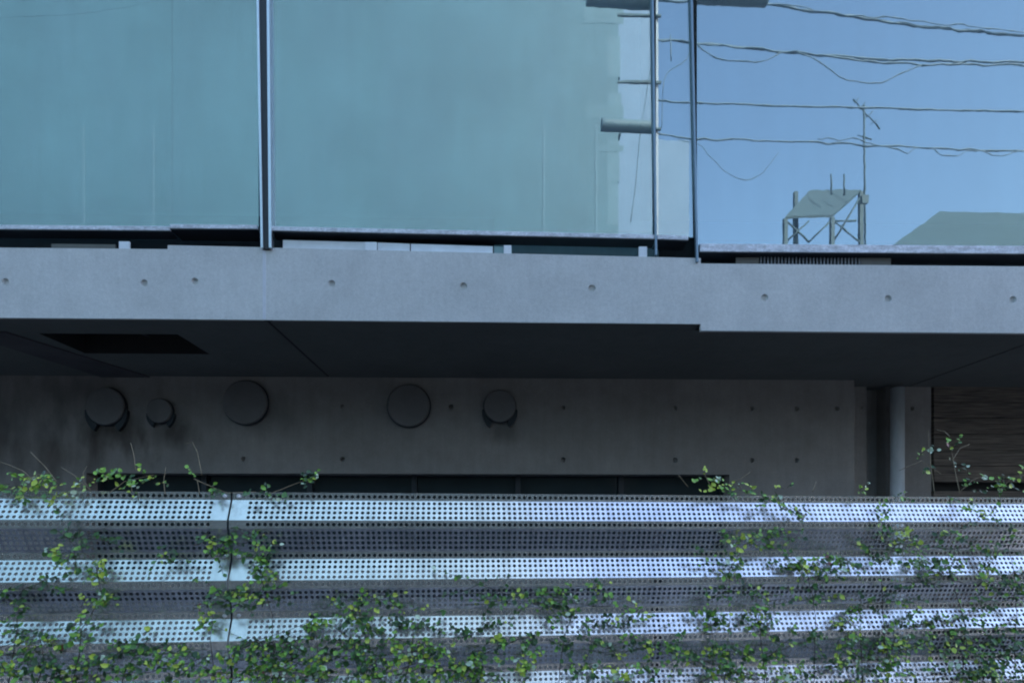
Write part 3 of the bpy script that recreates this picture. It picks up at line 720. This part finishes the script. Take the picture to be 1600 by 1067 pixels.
# green-grey apartment block
V1 = 16.0; y1 = 2*GY-V1
xr = refl(966, 300, V1).x; xl = xr-26.0
apt = thing('apartment_block', 'green-grey tiled apartment block across the street mirrored in the left panes', 'building', ((xl+xr)/2, y1-4, 0))
b = B(); box(b, xl, xr, y1-9, y1, 0, 21); link('facade', b, M['teal_wall'], apt)
for q, w_ in ((60, .05), (148, .09), (222, .03), (290, .0)):
    b = B(); z = refl(966, q, V1).z; box(b, xr-.3, xr+w_, y1-.6, y1+.004, z-1.1, z+.05); link('string_course', b, M['teal_trim'], apt)
for px in (-180, 131, 240, 850, 932):
    b = B(); x = refl(px, 300, V1).x; box(b, x-.03, x+.03, y1-.02, y1+.012, .3, refl(px, 195, V1).z); link('pilaster', b, M['teal_trim'], apt)
for px0_, px1_, a, c in ((914, 974, 150, 172), (930, 974, 214, 224), (912, 974, -30, 20)):
    b = B(); box(b, refl(px0_, 0, V1).x, refl(px1_, 0, V1).x, y1+.002, y1+.008, refl(0, c, V1).z, refl(0, a, V1).z); link('balcony_panel', b, M['teal_pale'], apt)
for zc in (3.2, 6.0, 8.8):
    for k in range(9):
        x = xl+1.4+k*2.6; b = B(); box(b, x, x+1.5, y1-.05, y1+.012, zc-.9, zc+.7); wd = link('window', b, M['dark_glass'], apt)
        b = B(); box(b, x-.06, x+1.56, y1, y1+.03, zc-.96, zc-.905); link('window_sill', b, M['alu'], wd)
# white tower with a lower wing
V2 = 24.0; y2 = 2*GY-V2
xa2, xb2, xc2 = refl(930, 200, V2).x, refl(1021, 200, V2).x, refl(1079, 200, V2).x
tw = thing('white_tower', 'narrow white rendered tower with a lower wing beside the mirrored apartment block', 'building', ((xa2+xb2)/2, y2-3, 0))
b = B(); box(b, xa2-3, xb2, y2-6, y2, 0, 33); link('tower_wall', b, M['white_wall'], tw)
b = B(); box(b, xb2+.003, xc2, y2-5.9, y2-.2, 0, refl(1050, 214, V2).z); link('wing', b, M['white_wall'], tw)
for k in range(3):
    b = B(); z = 3.4+k*3.0; box(b, xb2-2.0, xb2-1.0, y2-.03, y2+.01, z, z+1.3); link('window', b, M['dark_glass'], tw)
# low house with a grey hipped roof
V3 = 20.0; y3 = 2*GY-V3
e0, e1, rg0 = refl(1395, 383, V3), refl(1950, 383, V3), refl(1468, 331, V3+4)
hp = thing('hip_roof_house', 'beige house with dull grey hipped roof mirrored at the right edge of the glass', 'building', ((e0.x+e1.x)/2, y3-4, 0))
b = B(); box(b, e0.x+.5, e1.x-.5, y3-7.5, y3-.5, 0, e0.z-.1); link('wall', b, M['beige'], hp)
b = B(); ze = e0.z; zr = rg0.z; yc = y3-4
vv = [b.verts.new(p) for p in ((e0.x, y3, ze), (e1.x, y3, ze), (e1.x, y3-8, ze), (e0.x, y3-8, ze), (rg0.x, yc, zr), (e1.x-2.0, yc, zr))]
for f in ((0, 1, 5, 4), (1, 2, 5), (2, 3, 4, 5), (3, 0, 4), (3, 2, 1, 0)): b.faces.new([vv[i] for i in f])
link('roof', b, M['roof_dark'], hp)
for k in range(3):
    b = B(); box(b, e0.x+2+k*3, e0.x+3.4+k*3, y3-.52, y3-.485, 4, 5.4); link('window', b, M['dark_glass'], hp)
# flat-roofed block that carries the stand and the antenna
V4 = 18.0; y4 = 2*GY-V4
f0, f1 = refl(1150, 388, V4), refl(1385, 388, V4)
fb = thing('flat_roof_block', 'flat-roofed block standing between the white tower and the hip-roofed house', 'building', ((f0.x+f1.x)/2, y4-2, 0))
b = B(); box(b, f0.x, f1.x, y4-4, y4+.6, 0, f0.z-.5); link('wall', b, M['beige'], fb)
b = B(); box(b, f0.x-.1, f1.x+.1, y4-4.1, y4+.7, f0.z-.5, f0.z-.38); link('parapet', b, M['pole'], fb)
zroof = f0.z-.38
def bar(bm, a, b_, r=.03): tube(bm, [a, b_], r, 6)
rs = thing('rooftop_stand', 'lattice steel stand with sloping sheet top on the mirrored flat roof', 'stand', (refl(1288, 340, V4).x, y4, zroof))
def q(px, py, V=V4): return refl(px, py, V)
b = B()
tl, tr_, br, bl = q(1265, 301, V4+.9), q(1345, 300, V4+.9), q(1300, 340), q(1227, 342)
Dp = 1.3
top_pts = [Vector((bl.x, y4, bl.z)), Vector((br.x, y4, br.z)), Vector((tr_.x, y4-.9, tr_.z)), Vector((tl.x, y4-.9, tl.z))]
hexa(b, [p for p in top_pts]+[p+Vector((0, .02, .07)) for p in top_pts]); link('sloping_top', b, M['stand'], rs)
for i, p in enumerate((top_pts[0], top_pts[1], top_pts[2], Vector((q(1266, 341).x, y4-.9, top_pts[3].z)))):
    b = B(); box(b, p.x-.06, p.x+.06, p.y-.06, p.y+.06, zroof, p.z); link('leg', b, M['stand'], rs)
for a, c in (((1229, 345), (1264, 378)), ((1264, 378), (1298, 345)), ((1303, 345), (1343, 378)), ((1302, 378), (1343, 310)), ((1229, 378), (1264, 345)), ((1300, 345), (1338, 345))):
    b = B(); A_, C_ = q(*a), q(*c); bar(b, A_, C_, .030); link('brace', b, M['stand'], rs)
for px in (1299, 1319):
    b = B(); A_, C_ = q(px, 305), q(px, 272); bar(b, A_, C_, .026); link('rod', b, M['stand'], rs)
an = thing('tv_antenna', 'tall thin television antenna mast beside the mirrored rooftop stand', 'antenna', (q(1351, 340).x, y4-.2, zroof))
b = B(); A_, C_ = q(1352, 388), q(1350, 165); A_.z = zroof; bar(b, A_, C_, .028); link('mast', b, M['stand'], an)
for a, c, r_ in (((1333, 155), (1375, 202), .022), ((1343, 172), (1352, 160), .014), ((1352, 184), (1364, 174), .014), ((1360, 195), (1372, 186), .014), ((1336, 163), (1342, 152), .014)):
    b = B(); bar(b, q(*a), q(*c), r_); link('antenna_arm', b, M['stand'], an)
b = B(); bar(b, q(1340, 211), q(1362, 218), .02); link('antenna_arm', b, M['stand'], an)
b = B(); box(b, q(1346, 0).x, q(1356, 0).x, y4-.05, y4+.05, q(1350, 318).z, q(1350, 306).z); link('junction_box', b, M['stand'], an)

# unseen foliage screen added to darken what the fence faces reflect
M['added_screen'] = mat('added_screen_leaf', (.010, .016, .017), .9, spec=.1)
hg = thing('added_screen', 'tall dark foliage screen added out of view to darken what the fence reflects', 'added_screen', (0, -6.9, 0))
b = B(); rnd = random.Random(3)
nx, nz = 240, 18; gr = [[b.verts.new((-30+60*i/nx+rnd.uniform(-.05, .05), -6.3+rnd.uniform(-.14, .14)-.02*j, .1+4.9*j/nz)) for j in range(nz+1)] for i in range(nx+1)]
for i in range(nx):
    for j in range(nz): b.faces.new((gr[i][j], gr[i+1][j], gr[i+1][j+1], gr[i][j+1]))
link('foliage', b, M['added_screen'], hg, normals=False)
b = B(); box(b, -29.9, 29.9, -7.3, -6.85, .1, 4.9); link('inner_foliage', b, M['added_screen'], hg)
# utility poles out of view to both sides, and the cables between them
VW = 10.6; yw = 2*GY-VW
PX0, PX1 = refl(1024, 300, VW).x, 19.0
def pole(x, label):
    t = thing('utility_pole', label, 'pole', (x, yw, 0), group='utility poles along the opposite kerb')
    b = B(); tube(b, [(x, yw, 0), (x, yw, 12.7)], .06, 16, taper=.9); link('shaft', b, M['pole'], t)
    for z in (refl(1000,206,VW).z, refl(1000,134,VW).z, refl(1000,31,VW).z):
        b = B(); box(b, x-.72, x+.08, yw+.06, yw+.10, z-.02, z+.02); link('crossarm', b, M['stand'], t)
pole(PX0, 'slim steel utility pole mirrored beside the edge of the apartment block'); pole(PX1, 'slim steel utility pole at the far right end of the mirrored cables')
CG = 'overhead cables mirrored in the glass'
def wpt(px, py, dy=0): 
    p = refl(px, py, VW); return Vector((p.x, yw+dy, p.z))
def cable(label, pts, r, ends=True, wob=.02, dy=0):
    ps = [wpt(x, y, dy) for x, y in pts]
    if ends:
        a, c = ps[0], ps[-1]
        ps = [Vector((PX0, yw, a.z+.02))]+ps+[Vector((PX1, yw, c.z-.0))]
    fine = []
    for i in range(len(ps)-1):
        p0 = ps[max(i-1, 0)]; p1 = ps[i]; p2 = ps[i+1]; p3 = ps[min(i+2, len(ps)-1)]
        n = max(3, int((p2-p1).length/.22))
        for k in range(n):
            t = k/n; v = .5*((2*p1)+(p2-p0)*t+(2*p0-5*p1+4*p2-p3)*t*t+(3*p1-p0-3*p2+p3)*t**3)
            v.z += random.uniform(-wob, wob); fine.append(v)
    fine.append(ps[-1]); b = B(); tube(b, fine, r*.8, 6)
    return tag(link('overhead_cable', b, M['cable']), label, 'cable', CG)
cable('topmost mirrored cable, thick, running down from the splice box to the right edge', [(1060, 2), (1200, 8), (1300, 22), (1450, 42), (1600, 56), (1900, 84)], .030)
cable('thin cable twisted round the topmost mirrored cable', [(1190, 14), (1240, 12), (1290, 24), (1400, 33), (1520, 46), (1700, 62)], .012, False, .03, .05)
cable('faint thin wire crossing the upper left pane diagonally', [(-700, 120), (-300, 90), (0, 54), (150, 44), (300, 18), (420, -4), (700, -60)], .003, False, .01, .3)
cable('upper of the close cable pair below the splice box', [(1050, 64), (1190, 78), (1300, 88), (1450, 95), (1600, 98), (1900, 104)], .024)
cable('lower of the close cable pair below the splice box', [(1050, 67), (1150, 76), (1240, 86), (1400, 102), (1600, 106), (1900, 112)], .020, True, .03, .04)
cable('slack cable loop sagging deepest under the close pair', [(1240, 86), (1270, 96), (1310, 124), (1340, 132), (1375, 133), (1400, 121), (1440, 104)], .013, False, .01, .06)
cable('shallow slack cable loop at the left start of the close pair', [(1085, 72), (1110, 92), (1150, 100), (1190, 100), (1215, 88), (1245, 84)], .013, False, .01, .06)
cable('single straight mirrored cable crossing the middle of the right pane', [(1040, 158), (1085, 161), (1250, 166), (1400, 170), (1600, 175), (1900, 182)], .021, True, .008)
cable('lowest straight mirrored cable above the rooftop stand', [(1030, 209), (1085, 217), (1220, 220), (1330, 226), (1450, 232), (1600, 237), (1900, 246)], .019)
cable('thin wavy wire lashed under the lowest straight cable', [(1275, 216), (1300, 220), (1330, 222), (1400, 240), (1440, 236), (1480, 244), (1520, 240), (1560, 247), (1590, 243), (1640, 250)], .011, False, .05, .05)
cable('faint thin wire loop hanging under the left half of the lowest cable', [(1060, 222), (1090, 228), (1110, 250), (1140, 276), (1165, 284), (1190, 272), (1215, 240)], .008, False, .01, .05)
cable('thin drop wire falling steeply past the white tower', [(1018, 96), (1012, 130), (1005, 175), (998, 220), (992, 290), (984, 350)], .012, False, .01, .08)
cable('short curling drop wire beside the left mirrored mullion', [(1076, 74), (1070, 100), (1040, 120), (1034, 150), (1032, 205)], .010, False, .01, .08)
cable('short cable end hanging below the close pair', [(1046, 60), (1047, 100)], .014, False, 0, .07)
for (p, q_, lab) in (((1085, -16), (1195, 14), 'larger grey cable splice box at the head of the topmost mirrored cable'), ((938, 192), (1021, 212), 'flat grey cable splice box on the lowest cable in front of the tower'), ((915, -8), (1020, 18), 'pale grey splice box on the topmost cable in front of the white tower')):
    b = B(); a, c = wpt(*p), wpt(*q_); 
    tube(b, [(a.x, yw+.1, (a.z+c.z)/2), (a.x+.1, yw+.1, (a.z+c.z)/2), (c.x-.1, yw+.1, (a.z+c.z)/2-.03), (c.x, yw+.1, (a.z+c.z)/2-.03)], (a.z-c.z)/2, 10)
    tag(link('splice_box', b, M['closure'], bevel=.01), lab, 'splice box', 'splice boxes on the overhead cables')

for o in bpy.data.objects:
    if '_local' in o.keys(): del o['_local']
